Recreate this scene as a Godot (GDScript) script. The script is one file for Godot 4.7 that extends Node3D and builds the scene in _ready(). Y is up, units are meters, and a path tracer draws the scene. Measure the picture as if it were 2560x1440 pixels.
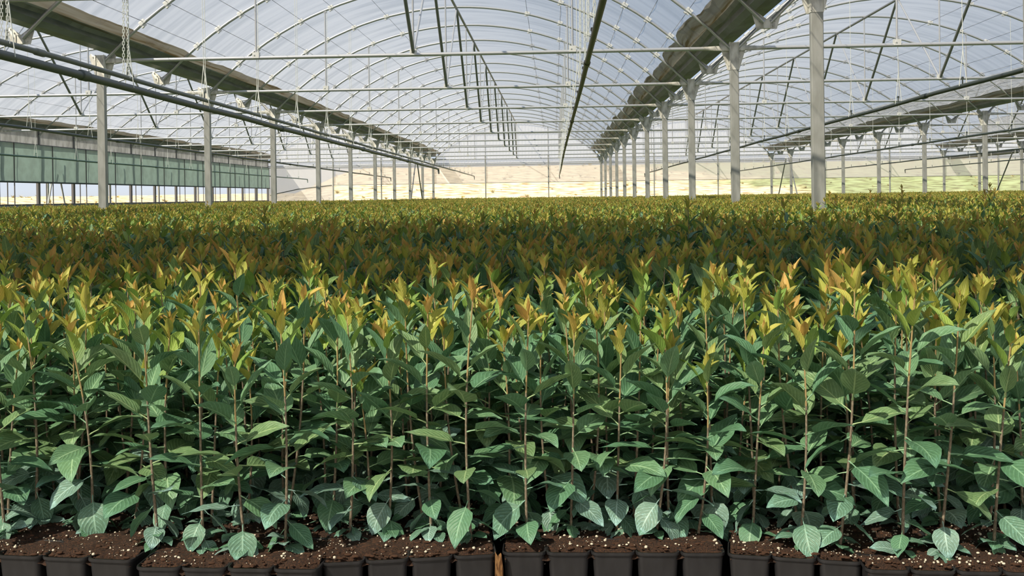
extends Node3D
# A multi-bay film greenhouse full of tree seedlings. Distances are metres; the helper at_point() takes
# right / above the eye / forward and turns it into world coordinates.

const EYE := 1.45            # height of the eye above the ground
const FOCAL := 2568.94       # focal length in pixels of the 2560 x 1440 frame
const AXIS_Y := 508.872      # picture row of the optical axis
const YAW := 0.04081
const PITCH := 0.00701
const ROLL := 0.01448
const ROW := 2.26            # gutter row beside the middle bay
const BAY := 8.0
const FIRST := 8.884         # first row of posts in front of the camera
const STEP := 4.0
const BACK := 48.95          # end wall
const FRONT := -3.116        # wall behind the camera
const SOIL := -0.53
const RIM := -0.522

var M := {}
var used := {}
var rng := RandomNumberGenerator.new()
var noise := FastNoiseLite.new()
var ordinals := ["nearest", "first", "second", "third", "fourth", "fifth", "sixth", "seventh", "eighth", "ninth", "tenth", "eleventh", "twelfth", "thirteenth", "fourteenth", "fifteenth", "sixteenth", "seventeenth", "eighteenth", "nineteenth", "twentieth", "twenty-first", "twenty-second", "twenty-third", "twenty-fourth", "twenty-fifth", "twenty-sixth", "twenty-seventh", "twenty-eighth"]


func at_point(x: float, up: float, ahead: float) -> Vector3:
	return Vector3(x, EYE + up, -ahead)


func camera_basis() -> Basis:
	return Basis(Vector3.UP, YAW) * Basis(Vector3.RIGHT, -PITCH) * Basis(Vector3.BACK, -ROLL)


func on_level(px: float, py: float, up: float) -> Vector3:
	# the point at height UP (above the eye) that the photograph shows at that pixel
	var d := camera_basis() * Vector3((px - 1280.0) / FOCAL, (AXIS_Y - py) / FOCAL, -1.0)
	return Vector3(0, EYE, 0) + d * (up / d.y)


func on_depth(px: float, py: float, ahead: float) -> Vector3:
	var d := camera_basis() * Vector3((px - 1280.0) / FOCAL, (AXIS_Y - py) / FOCAL, -1.0)
	return Vector3(0, EYE, 0) + d * (-ahead / d.z)


# ---------------------------------------------------------------- mesh building
class Shape:
	var v := PackedVector3Array()
	var n := PackedVector3Array()
	var uv := PackedVector2Array()
	var idx := PackedInt32Array()

	func quad(a: Vector3, b: Vector3, c: Vector3, d: Vector3) -> void:
		# counter-clockwise seen from outside
		var nn := (b - a).cross(c - a)
		if nn.length_squared() < 1e-16:
			nn = (c - a).cross(d - a)
		nn = nn.normalized()
		var s := v.size()
		v.append_array(PackedVector3Array([a, b, c, d]))
		for i in 4:
			n.append(nn)
		uv.append_array(PackedVector2Array([Vector2(0, 0), Vector2(1, 0), Vector2(1, 1), Vector2(0, 1)]))
		idx.append_array(PackedInt32Array([s, s + 2, s + 1, s, s + 3, s + 2]))

	func tri(a: Vector3, b: Vector3, c: Vector3) -> void:
		var nn := (b - a).cross(c - a).normalized()
		var s := v.size()
		v.append_array(PackedVector3Array([a, b, c]))
		for i in 3:
			n.append(nn)
			uv.append(Vector2.ZERO)
		idx.append_array(PackedInt32Array([s, s + 2, s + 1]))

	func box(center: Vector3, size: Vector3, basis := Basis.IDENTITY, bevel := 0.0) -> void:
		var h := size * 0.5
		if bevel <= 0.0:
			var p := []
			for i in 8:
				p.append(center + basis * Vector3(h.x if i & 1 else -h.x, h.y if i & 2 else -h.y, h.z if i & 4 else -h.z))
			quad(p[4], p[5], p[7], p[6])
			quad(p[1], p[0], p[2], p[3])
			quad(p[5], p[1], p[3], p[7])
			quad(p[0], p[4], p[6], p[2])
			quad(p[6], p[7], p[3], p[2])
			quad(p[0], p[1], p[5], p[4])
			return
		# a post or plate with chamfered long edges: octagonal outline in x and z, extruded along y
		var o := []
		var b := bevel
		for q in [Vector2(h.x - b, h.z), Vector2(h.x, h.z - b), Vector2(h.x, -h.z + b), Vector2(h.x - b, -h.z), Vector2(-h.x + b, -h.z), Vector2(-h.x, -h.z + b), Vector2(-h.x, h.z - b), Vector2(-h.x + b, h.z)]:
			o.append(q)
		for i in 8:
			var a: Vector2 = o[i]
			var c: Vector2 = o[(i + 1) % 8]
			quad(center + basis * Vector3(a.x, -h.y, a.y), center + basis * Vector3(c.x, -h.y, c.y), center + basis * Vector3(c.x, h.y, c.y), center + basis * Vector3(a.x, h.y, a.y))
		for e in [-1.0, 1.0]:
			for i in range(1, 7):
				var a: Vector3 = center + basis * Vector3(o[0].x, h.y * e, o[0].y)
				var c: Vector3 = center + basis * Vector3(o[i].x, h.y * e, o[i].y)
				var d: Vector3 = center + basis * Vector3(o[i + 1].x, h.y * e, o[i + 1].y)
				if e > 0:
					tri(a, c, d)
				else:
					tri(a, d, c)

	func tube(pts: Array, radii: Variant, sides := 8, caps := true, squash := Vector2(1, 1)) -> void:
		var s := v.size()
		var up := Vector3.UP
		var count := pts.size()
		var length := 0.0
		for i in count:
			var t: Vector3 = (pts[mini(i + 1, count - 1)] - pts[maxi(i - 1, 0)]).normalized()
			if absf(t.dot(up)) > 0.95:
				up = Vector3.RIGHT
			var side := t.cross(up).normalized()
			var up2 := side.cross(t).normalized()
			up = up2 if absf(t.y) > 0.3 else Vector3.UP
			var r: float = radii[i] if radii is Array else radii
			if i:
				length += pts[i].distance_to(pts[i - 1])
			for j in sides:
				var a := TAU * j / sides
				var d := side * cos(a) * squash.x + up2 * sin(a) * squash.y
				v.append(pts[i] + d * r)
				n.append((side * cos(a) / squash.x + up2 * sin(a) / squash.y).normalized())
				uv.append(Vector2(float(j) / sides, length))
		for i in count - 1:
			for j in sides:
				var a := s + i * sides + j
				var b := s + i * sides + (j + 1) % sides
				idx.append_array(PackedInt32Array([a, b, b + sides, a, b + sides, a + sides]))
		if caps:
			for e in [0, count - 1]:
				for j in range(1, sides - 1):
					var p: int = s + e * sides
					var a := v[p]
					var b := v[p + j]
					var c := v[p + j + 1]
					if e == 0:
						tri(a, b, c)
					else:
						tri(a, c, b)

	func prism(outline: Array, depth: float, t: Transform3D) -> void:
		# convex outline in x, y (counter-clockwise), thickness along z
		var k := outline.size()
		for i in k:
			var a: Vector2 = outline[i]
			var b: Vector2 = outline[(i + 1) % k]
			quad(t * Vector3(a.x, a.y, depth / 2), t * Vector3(a.x, a.y, -depth / 2), t * Vector3(b.x, b.y, -depth / 2), t * Vector3(b.x, b.y, depth / 2))
		for i in range(1, k - 1):
			tri(t * Vector3(outline[0].x, outline[0].y, depth / 2), t * Vector3(outline[i].x, outline[i].y, depth / 2), t * Vector3(outline[i + 1].x, outline[i + 1].y, depth / 2))
			tri(t * Vector3(outline[0].x, outline[0].y, -depth / 2), t * Vector3(outline[i + 1].x, outline[i + 1].y, -depth / 2), t * Vector3(outline[i].x, outline[i].y, -depth / 2))

	func sheet(rows: Array, uvs := []) -> void:
		# rows of points, smooth
		var s := v.size()
		var h := rows.size()
		var w: int = rows[0].size()
		for i in h:
			for j in w:
				var du: Vector3 = rows[i][mini(j + 1, w - 1)] - rows[i][maxi(j - 1, 0)]
				var dv: Vector3 = rows[mini(i + 1, h - 1)][j] - rows[maxi(i - 1, 0)][j]
				v.append(rows[i][j])
				n.append(du.cross(dv).normalized())
				uv.append(uvs[i][j] if uvs else Vector2(float(j) / (w - 1), float(i) / (h - 1)))
		for i in h - 1:
			for j in w - 1:
				var a := s + i * w + j
				idx.append_array(PackedInt32Array([a, a + w + 1, a + 1, a, a + w, a + w + 1]))

	func add(o: Shape, t: Transform3D) -> void:
		var s := v.size()
		for i in o.v.size():
			v.append(t * o.v[i])
			n.append((t.basis * o.n[i]).normalized())
			uv.append(o.uv[i])
		for i in o.idx:
			idx.append(i + s)

	func into(m: ArrayMesh, mat: Material) -> ArrayMesh:
		var a := []
		a.resize(Mesh.ARRAY_MAX)
		a[Mesh.ARRAY_VERTEX] = v
		a[Mesh.ARRAY_NORMAL] = n
		a[Mesh.ARRAY_TEX_UV] = uv
		a[Mesh.ARRAY_INDEX] = idx
		m.add_surface_from_arrays(Mesh.PRIMITIVE_TRIANGLES, a)
		m.surface_set_material(m.get_surface_count() - 1, mat)
		return m

	func mesh(mat: Material) -> ArrayMesh:
		return into(ArrayMesh.new(), mat)


# ---------------------------------------------------------------- things, parts, labels
func numbered(called: String) -> String:
	var k: int = used.get(called, 0)
	used[called] = k + 1
	return called if k == 0 else "%s_%03d" % [called, k]


func tag(o: Node3D, label: String, category: String, group := "") -> Node3D:
	o.set_meta("label", label)
	o.set_meta("category", category)
	if group:
		o.set_meta("group", group)
	return o


func thing(called: String, label: String, category: String, group := "", at := Vector3.ZERO) -> Node3D:
	var o := Node3D.new()
	o.name = numbered(called)
	add_child(o)
	o.position = at
	return tag(o, label, category, group)


func part(parent: Node3D, called: String, mesh: Mesh, at := Transform3D.IDENTITY, mat: Material = null) -> MeshInstance3D:
	var o := MeshInstance3D.new()
	o.name = called
	o.mesh = mesh
	o.transform = at
	if mat:
		o.material_override = mat
	parent.add_child(o, true)
	return o


func structure(called: String) -> Node3D:
	var o := Node3D.new()
	o.name = numbered(called)
	o.set_meta("kind", "structure")
	add_child(o)
	return o


func copy_of(o: Node3D, at: Vector3, label: String, group := "") -> Node3D:
	var c: Node3D = o.duplicate()
	c.name = numbered(String(o.get_meta("base")))
	add_child(c)
	c.position = at
	c.set_meta("label", label)
	if group:
		c.set_meta("group", group)
	return c


# ---------------------------------------------------------------- materials
func plain(c: Color, rough := 0.6, metal := 0.0) -> StandardMaterial3D:
	var m := StandardMaterial3D.new()
	m.albedo_color = c
	m.roughness = rough
	m.metallic = metal
	return m


func noise_texture(freq: float, ramp: Array, size := 256, octaves := 4, seed_ := 1, kind := FastNoiseLite.TYPE_SIMPLEX_SMOOTH) -> ImageTexture:
	# a seamless noise picture through a colour ramp [[offset, colour], ...]
	var f := FastNoiseLite.new()
	f.noise_type = kind
	f.seed = seed_
	f.frequency = freq
	f.fractal_octaves = octaves
	var g := Gradient.new()
	g.offsets = PackedFloat32Array(ramp.map(func(r): return r[0]))
	g.colors = PackedColorArray(ramp.map(func(r): return r[1]))
	var src := f.get_seamless_image(size, size)
	var im := Image.create(size, size, false, Image.FORMAT_RGB8)
	for y in size:
		for x in size:
			im.set_pixel(x, y, g.sample(src.get_pixel(x, y).r))
	return ImageTexture.create_from_image(im)


func leaf_picture(base: Color, vein: Color, mottle: Color, residue: float, seed_: int) -> ImageTexture:
	# along the leaf: x from stalk to tip, y across. Midrib, side veins, mottling and the pale crust that hard water leaves along veins and tip.
	var w := 256
	var h := 128
	var im := Image.create(w, h, false, Image.FORMAT_RGB8)
	var f := FastNoiseLite.new()
	f.seed = seed_
	f.frequency = 0.03
	f.fractal_octaves = 4
	var f2 := FastNoiseLite.new()
	f2.seed = seed_ + 7
	f2.frequency = 0.16
	var crust := Color(0.66, 0.80, 0.80)
	for y in h:
		var s := absf((y + 0.5) / h * 2.0 - 1.0)
		for x in w:
			var t := (x + 0.5) / w
			var c := base.lerp(mottle, clampf(0.5 + 0.7 * f.get_noise_2d(x, y), 0, 1))
			var k := fposmod((t - 0.30 * s - 0.06 * s * s) * 9.0 + 0.2 * f.get_noise_2d(x * 0.5, y * 0.5), 1.0)
			var side := smoothstep(0.09, 0.02, minf(k, 1.0 - k)) * smoothstep(1.0, 0.5, s)
			var mid := smoothstep(0.075, 0.03, s)
			var near_vein := smoothstep(0.32, 0.0, minf(k, 1.0 - k))
			c = c.lerp(vein, maxf(side * 0.45, mid * 0.8))
			if residue > 0.0:
				var g := f2.get_noise_2d(x, y) * 0.9 + f.get_noise_2d(x + 300, y) * 0.8
				var where := 0.20 + 0.38 * near_vein + 0.75 * smoothstep(0.62, 1.0, t) + 0.30 * smoothstep(0.8, 1.0, s) * t
				c = c.lerp(crust, clampf(residue * smoothstep(0.35, 0.95, where + g * 0.55), 0.0, 0.8))
			im.set_pixel(x, y, c)
	return ImageTexture.create_from_image(im)


func vein_relief() -> ImageTexture:
	var w := 256
	var h := 128
	var im := Image.create(w, h, false, Image.FORMAT_L8)
	for y in h:
		var s := absf((y + 0.5) / h * 2.0 - 1.0)
		for x in w:
			var t := (x + 0.5) / w
			var k := fposmod((t - 0.30 * s - 0.06 * s * s) * 9.0, 1.0)
			var side := smoothstep(0.0, 0.40, minf(k, 1.0 - k))
			im.set_pixel(x, y, Color.WHITE * clampf(0.25 + 0.6 * side * smoothstep(0.02, 0.2, s) * smoothstep(1.0, 0.75, s), 0, 1))
	return ImageTexture.create_from_image(im)


func leaf_material(tex: Texture2D, tint: Color, light_through: float) -> StandardMaterial3D:
	var m := StandardMaterial3D.new()
	m.albedo_texture = tex
	m.albedo_color = tint
	m.roughness = 0.48
	m.metallic_specular = 0.42
	m.heightmap_enabled = true
	m.heightmap_texture = M.relief
	m.heightmap_scale = 0.06
	m.backlight_enabled = true
	m.backlight = Color(light_through, light_through, light_through)
	m.cull_mode = BaseMaterial3D.CULL_DISABLED
	return m


func make_materials() -> void:
	var streak := noise_texture(0.02, [[0.25, Color(0.80, 0.80, 0.79)], [0.5, Color(0.93, 0.93, 0.92)], [0.8, Color(1, 1, 1)]], 256, 5, 3)
	var steel := plain(Color(0.93, 0.93, 0.91), 0.45, 0.2)
	steel.albedo_texture = streak
	steel.uv1_triplanar = true
	steel.uv1_world_triplanar = true
	steel.uv1_scale = Vector3(1.7, 0.9, 1.7)
	M.steel = steel
	var post := plain(Color(0.67, 0.68, 0.67), 0.55, 0.2)
	post.albedo_texture = noise_texture(0.02, [[0.25, Color(0.91, 0.91, 0.90)], [0.8, Color(1, 1, 1)]], 256, 4, 4)
	post.uv1_triplanar = true
	post.uv1_world_triplanar = true
	post.uv1_scale = Vector3(2.1, 0.6, 2.1)
	M.post = post
	M.tube = plain(Color(0.78, 0.79, 0.80), 0.36, 0.5)
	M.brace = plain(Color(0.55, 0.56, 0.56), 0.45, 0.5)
	M.clip = plain(Color(0.86, 0.87, 0.86), 0.5, 0.2)
	M.dark_steel = plain(Color(0.36, 0.355, 0.36), 0.55, 0.2)
	var gutter := plain(Color(0.52, 0.55, 0.56), 0.5, 0.2)
	gutter.albedo_texture = streak
	gutter.uv1_triplanar = true
	gutter.uv1_world_triplanar = true
	gutter.uv1_scale = Vector3(0.8, 0.8, 0.25)
	M.gutter = gutter
	M.pipe_grey = plain(Color(0.44, 0.46, 0.45), 0.45)
	M.pipe_dark = plain(Color(0.17, 0.175, 0.18), 0.45)
	M.pipe_mid = plain(Color(0.32, 0.35, 0.345), 0.45)
	M.cord = plain(Color(0.88, 0.90, 0.88), 0.6)
	M.wire = plain(Color(0.30, 0.31, 0.34), 0.5, 0.4)

	# roof film: milky polyethylene, part of the light passes straight, the rest is scattered
	var film := StandardMaterial3D.new()
	film.albedo_color = Color(0.78, 0.78, 0.78, 0.52)
	film.albedo_texture = noise_texture(0.012, [[0.2, Color(0.84, 0.84, 0.83)], [0.5, Color(0.95, 0.95, 0.95)], [0.85, Color(1, 1, 1)]], 512, 5, 21)
	film.transparency = BaseMaterial3D.TRANSPARENCY_ALPHA
	film.roughness = 0.45
	film.cull_mode = BaseMaterial3D.CULL_DISABLED
	film.backlight_enabled = true
	film.backlight = Color(0.99, 0.99, 1.0)
	film.uv1_scale = Vector3(0.45, 0.07, 1)
	film.heightmap_enabled = true
	film.heightmap_texture = noise_texture(0.018, [[0.0, Color.BLACK], [1.0, Color.WHITE]], 512, 5, 5)
	film.heightmap_scale = 3.0
	M.film = film
	var wall_film := StandardMaterial3D.new()
	wall_film.albedo_color = Color(0.98, 0.96, 0.945, 0.76)
	wall_film.transparency = BaseMaterial3D.TRANSPARENCY_ALPHA
	wall_film.roughness = 0.5
	wall_film.cull_mode = BaseMaterial3D.CULL_DISABLED
	wall_film.backlight_enabled = true
	wall_film.backlight = Color(0.99, 0.98, 0.97)
	M.wall_film = wall_film
	var sheet := wall_film.duplicate()
	sheet.albedo_color = Color(0.99, 0.99, 0.99, 0.55)
	M.ridged_sheet = sheet
	var milky := wall_film.duplicate()
	milky.albedo_color = Color(0.99, 0.99, 0.99, 0.80)
	M.milky = milky
	var clear := StandardMaterial3D.new()
	clear.albedo_color = Color(0.95, 0.97, 0.95, 0.10)
	clear.transparency = BaseMaterial3D.TRANSPARENCY_ALPHA
	clear.roughness = 0.06
	clear.cull_mode = BaseMaterial3D.CULL_DISABLED
	M.clear_film = clear
	var flap := plain(Color(0.66, 0.65, 0.64), 0.6)
	flap.albedo_texture = noise_texture(0.014, [[0.2, Color(0.66, 0.58, 0.44)], [0.36, Color(0.86, 0.83, 0.78)], [0.6, Color(0.95, 0.94, 0.92)], [0.9, Color(1, 1, 1)]], 256, 4, 31)
	flap.uv1_scale = Vector3(0.10, 0.9, 1)
	flap.backlight_enabled = true
	flap.backlight = Color(0.7, 0.69, 0.68)
	flap.cull_mode = BaseMaterial3D.CULL_DISABLED
	M.flap = flap
	var teal := plain(Color(0.61, 0.69, 0.665), 0.7)
	teal.albedo_texture = noise_texture(0.02, [[0.2, Color(0.93, 0.92, 0.92)], [0.8, Color(1, 1, 1)]], 256, 4, 41)
	teal.uv1_triplanar = true
	teal.uv1_world_triplanar = true
	teal.uv1_scale = Vector3(0.5, 0.5, 0.5)
	teal.backlight_enabled = true
	teal.backlight = Color(0.75, 0.78, 0.77)
	teal.cull_mode = BaseMaterial3D.CULL_DISABLED
	M.teal = teal
	var ridged := plain(Color(0.74, 0.755, 0.77), 0.55)
	ridged.albedo_texture = streak
	ridged.uv1_triplanar = true
	ridged.uv1_world_triplanar = true
	ridged.uv1_scale = Vector3(0.6, 0.3, 0.6)
	ridged.backlight_enabled = true
	ridged.backlight = Color(0.8, 0.8, 0.8)
	M.ridged = ridged
	M.sill = plain(Color(0.50, 0.54, 0.58), 0.8)
	var cloth := plain(Color(0.13, 0.15, 0.13), 0.9)
	cloth.cull_mode = BaseMaterial3D.CULL_DISABLED
	M.cloth = cloth

	# ground, bank, potting mix
	var sand := plain(Color.WHITE, 0.95)
	sand.vertex_color_use_as_albedo = true
	sand.albedo_texture = noise_texture(0.02, [[0.25, Color(0.62, 0.55, 0.44)], [0.42, Color(0.86, 0.82, 0.74)], [0.6, Color(1, 0.98, 0.94)], [0.9, Color(1, 1, 1)]], 512, 6, 51)
	sand.uv1_triplanar = true
	sand.uv1_world_triplanar = true
	sand.uv1_scale = Vector3(0.07, 0.25, 0.25)
	M.sand = sand
	var ground := plain(Color(0.52, 0.47, 0.40), 0.95)
	ground.albedo_texture = streak
	ground.uv1_triplanar = true
	ground.uv1_world_triplanar = true
	M.ground = ground
	var soil := plain(Color(0.85, 0.85, 0.85), 0.95)
	soil.albedo_texture = noise_texture(0.06, [[0.2, Color(0.10, 0.065, 0.045)], [0.45, Color(0.20, 0.13, 0.085)], [0.62, Color(0.30, 0.19, 0.12)], [0.8, Color(0.40, 0.28, 0.18)]], 512, 5, 61)
	soil.uv1_triplanar = true
	soil.uv1_world_triplanar = true
	soil.uv1_scale = Vector3(11, 11, 11)
	M.soil = soil
	var pot := plain(Color(0.165, 0.165, 0.175), 0.5)
	pot.albedo_texture = noise_texture(0.03, [[0.2, Color(0.8, 0.8, 0.8)], [0.8, Color(1, 1, 1)]], 256, 5, 71)
	pot.uv1_triplanar = true
	pot.uv1_world_triplanar = true
	pot.uv1_scale = Vector3(6, 2, 6)
	M.pot = pot
	M.perlite = plain(Color(0.86, 0.83, 0.75), 0.9)
	var bark := plain(Color(0.62, 0.47, 0.30), 0.9)
	bark.albedo_texture = noise_texture(0.03, [[0.3, Color(0.55, 0.48, 0.4)], [0.7, Color(1, 1, 1)]], 128, 4, 81)
	bark.uv1_triplanar = true
	bark.uv1_scale = Vector3(60, 12, 60)
	M.bark = bark

	M.relief = vein_relief()
	# leaves: from old and lime-crusted at the foot to copper at the tip
	var old := leaf_picture(Color(0.495, 0.595, 0.53), Color(0.76, 0.84, 0.80), Color(0.44, 0.545, 0.485), 0.8, 11)
	var ripe := leaf_picture(Color(0.475, 0.595, 0.475), Color(0.75, 0.83, 0.71), Color(0.42, 0.54, 0.43), 0.34, 12)
	var young := leaf_picture(Color(0.70, 0.75, 0.40), Color(0.84, 0.86, 0.57), Color(0.64, 0.72, 0.38), 0.0, 13)
	var fresh := leaf_picture(Color(0.83, 0.78, 0.41), Color(0.90, 0.87, 0.58), Color(0.78, 0.78, 0.41), 0.0, 14)
	var tip := leaf_picture(Color(0.87, 0.70, 0.42), Color(0.92, 0.79, 0.54), Color(0.84, 0.74, 0.41), 0.0, 15)
	M.leaf = [
		[leaf_material(old, Color(0.95, 1.0, 1.0), 0.35), leaf_material(old, Color(0.82, 0.92, 0.86), 0.35), leaf_material(ripe, Color(0.80, 0.92, 0.88), 0.4)],
		[leaf_material(ripe, Color(0.92, 1.0, 0.92), 0.45), leaf_material(ripe, Color(0.78, 0.90, 0.84), 0.45), leaf_material(ripe, Color(0.98, 1.0, 0.86), 0.5)],
		[leaf_material(young, Color(0.88, 0.95, 0.85), 0.55), leaf_material(ripe, Color(1.0, 1.0, 0.78), 0.5), leaf_material(young, Color(0.76, 0.88, 0.80), 0.55)],
		[leaf_material(fresh, Color(0.95, 0.97, 0.9), 0.6), leaf_material(young, Color(1.0, 0.95, 0.8), 0.6), leaf_material(fresh, Color(0.85, 0.9, 0.85), 0.6)],
		[leaf_material(tip, Color(1, 1, 1), 0.6), leaf_material(fresh, Color(1, 0.92, 0.9), 0.6), leaf_material(tip, Color(0.92, 0.9, 0.85), 0.6)],
	]
	var bark_tex := noise_texture(0.04, [[0.2, Color(0.75, 0.72, 0.7)], [0.8, Color(1, 1, 1)]], 128, 4, 91)
	M.stem = plain(Color(0.58, 0.54, 0.47), 0.8)
	M.stem.albedo_texture = bark_tex
	M.stem.uv1_scale = Vector3(1, 30, 1)
	M.shoot = plain(Color(0.66, 0.57, 0.40), 0.7)


# ---------------------------------------------------------------- plants
var leaf_meshes := {}     # kind -> [Shape]
var leaf_arrays := {}     # kind -> [ArrayMesh]
var stems := []           # [{mesh, shape_lo, shape_hi, curve}]


func leaf_shape(width: float, droop: float, fold: float, stations: int, across: int, petiole: float, seed_: int) -> Shape:
	# unit leaf: stalk at the origin, pointing along +z, upper side +y
	var r := RandomNumberGenerator.new()
	r.seed = seed_
	var s := Shape.new()
	var rows := []
	var uvs := []
	var pos := Vector3(0, 0, petiole)
	var ang := 0.12
	var twist := r.randf_range(-0.35, 0.35)
	var sway := r.randf_range(-0.10, 0.10)
	var wave := r.randf_range(0.0, TAU)
	for i in stations + 1:
		var t := float(i) / stations
		if i:
			ang -= droop / stations * (0.5 + t)
			pos += Vector3(sway * (t - 0.3), sin(ang), cos(ang)) * ((1.0 - petiole) / stations)
		var wt := width * 0.5 * pow(sin(PI * pow(clampf(t, 0.0, 1.0), 0.72)), 0.85) * (1.0 - 0.18 * t)
		if t > 0.999:
			wt = 0.004
		if i == 0:
			wt = 0.012
		var row := []
		var ur := []
		for j in across:
			var q := float(j) / (across - 1) * 2.0 - 1.0
			var lift := absf(q) * wt * fold - 0.35 * wt * q * q * 0.4 + 0.022 * sin(wave + t * 14.0 + (2.0 if q > 0 else 0.0)) * absf(q) * width
			var x := q * wt * (1.0 - 0.12 * fold)
			var tw := twist * t
			row.append(pos + Vector3(x * cos(tw) - lift * sin(tw), (lift * cos(tw) + x * sin(tw)) * cos(ang), -lift * sin(ang)))
			ur.append(Vector2(t, 0.5 + q * 0.5))
		rows.append(row)
		uvs.append(ur)
	s.sheet(rows, uvs)
	if petiole > 0.02:
		var from := s.v.size()
		s.tube([Vector3.ZERO, Vector3(0, 0.004, petiole * 0.6), Vector3(0, 0.0, petiole * 1.15)], [0.016, 0.011, 0.010], 4, false)
		for i in range(from, s.v.size()):
			s.uv[i] = Vector2(0.1, 0.5)
	return s


func make_leaves() -> void:
	# kind: [width, droop, fold, petiole]
	var kinds := {"broad": [0.64, 0.55, 0.25, 0.17], "oval": [0.50, 0.45, 0.35, 0.17], "long": [0.38, 0.45, 0.62, 0.14], "slim": [0.33, 0.15, 0.80, 0.06]}
	for k in kinds:
		var a: Array = kinds[k]
		leaf_meshes[k] = []
		leaf_arrays[k] = []
		leaf_meshes[k + "_low"] = []
		for i in 5:
			var s := leaf_shape(a[0] * (0.9 + 0.05 * i), a[1] * (0.5 + 0.28 * i), a[2], 7, 5, a[3], 100 + i + hash(k) % 1000)
			leaf_meshes[k].append(s)
			leaf_arrays[k].append(s.mesh(null))
			leaf_meshes[k + "_low"].append(leaf_shape(a[0] * (0.9 + 0.05 * i), a[1] * (0.5 + 0.28 * i), a[2], 4, 3, 0.0, 100 + i + hash(k) % 1000))


func stem_curve(r: RandomNumberGenerator, lean: Vector2) -> Callable:
	var b := Vector2(r.randf_range(-0.03, 0.03), r.randf_range(-0.03, 0.03))
	return func(t: float) -> Vector3: return Vector3(lean.x * t + b.x * sin(PI * t), t, lean.y * t + b.y * sin(PI * t))


func plant_leaves(r: RandomNumberGenerator, height: float, curve: Callable, from_t := 0.0, denser := 1.0, greener := 0.0) -> Array:
	# [[kind, variant, colour class, tint, Transform3D], ...]; sizes in metres
	var out := []
	var count := int(round((12.0 + height * 26.0) * denser))
	var turn := r.randf() * TAU
	for i in count:
		var t := 0.95 * pow((i + 0.6) / count, 1.20)
		turn += 2.39996 + r.randf_range(-0.35, 0.35)
		if t < from_t:
			continue
		var size := 0.0
		if t < 0.10:
			size = lerpf(0.028, 0.040, t / 0.10)
		elif t < 0.32:
			size = lerpf(0.050, 0.080, (t - 0.10) / 0.22)
		elif t < 0.72:
			size = lerpf(0.086, 0.080, (t - 0.32) / 0.40)
		elif t < 0.88:
			size = lerpf(0.078, 0.050, (t - 0.72) / 0.16)
		else:
			size = 0.048
		size *= r.randf_range(0.90, 1.28)
		var rise := 0.0
		if t < 0.22:
			rise = r.randf_range(-0.95, -0.20)
		elif t < 0.45:
			rise = r.randf_range(-0.40, 0.35)
		elif t < 0.78:
			rise = lerpf(0.25, 0.95, (t - 0.45) / 0.33) + r.randf_range(-0.25, 0.25)
		else:
			rise = lerpf(0.95, 1.25, (t - 0.78) / 0.22) + r.randf_range(-0.25, 0.15)
		var kind := "broad" if t < 0.3 else ("oval" if t < 0.6 else ("long" if t < 0.9 else "slim"))
		var q := t + r.randf_range(-0.06, 0.06) + greener
		var cls := 0 if q < 0.30 else (1 if q < 0.80 else (2 if q < 0.88 else (3 if q < 0.96 else 4)))
		var b := Basis(Vector3.UP, turn) * Basis(Vector3.RIGHT, -rise) * Basis(Vector3.BACK, r.randf_range(-0.4, 0.4))
		var p: Vector3 = curve.call(t) * height
		out.append([kind, r.randi() % 5, cls, r.randi() % 3, Transform3D(b.scaled(Vector3.ONE * size), p)])
	# the bunch of young leaves round the growing point
	for i in 6:
		turn += 2.39996 + r.randf_range(-0.3, 0.3)
		var t := 0.93 + 0.012 * i
		var size := lerpf(0.042, 0.016, i / 5.0) * r.randf_range(0.8, 1.2)
		var b := Basis(Vector3.UP, turn) * Basis(Vector3.RIGHT, -lerpf(0.95, 1.42, i / 5.0) - r.randf_range(-0.15, 0.1)) * Basis(Vector3.BACK, r.randf_range(-0.3, 0.3))
		var p: Vector3 = curve.call(t) * height
		out.append(["long" if i < 3 else "slim", r.randi() % 5, 4 if i > 3 or r.randf() < 0.25 else (3 if i > 0 or r.randf() < 0.5 else 2), r.randi() % 3, Transform3D(b.scaled(Vector3.ONE * size), p)])
	# small leaves at the foot
	for i in 7:
		if from_t > 0.0:
			break
		turn += 0.95 + r.randf_range(-0.4, 0.4)
		var b := Basis(Vector3.UP, turn) * Basis(Vector3.RIGHT, -r.randf_range(-0.35, 0.40)) * Basis(Vector3.BACK, r.randf_range(-0.4, 0.4))
		var p: Vector3 = curve.call(r.randf_range(0.025, 0.075)) * height
		out.append(["broad", r.randi() % 5, 0, r.randi() % 3, Transform3D(b.scaled(Vector3.ONE * r.randf_range(0.026, 0.050)), p)])
	return out


func stem_shape(curve: Callable, height: float, t0: float, t1: float, sides := 6, base := 0.0025) -> Shape:
	var s := Shape.new()
	var pts := []
	var rad := []
	for i in 8:
		var t := lerpf(t0, t1, i / 7.0)
		pts.append(curve.call(t) * height)
		rad.append(lerpf(base, 0.0011, t))
	s.tube(pts, rad, sides, true)
	return s


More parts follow.
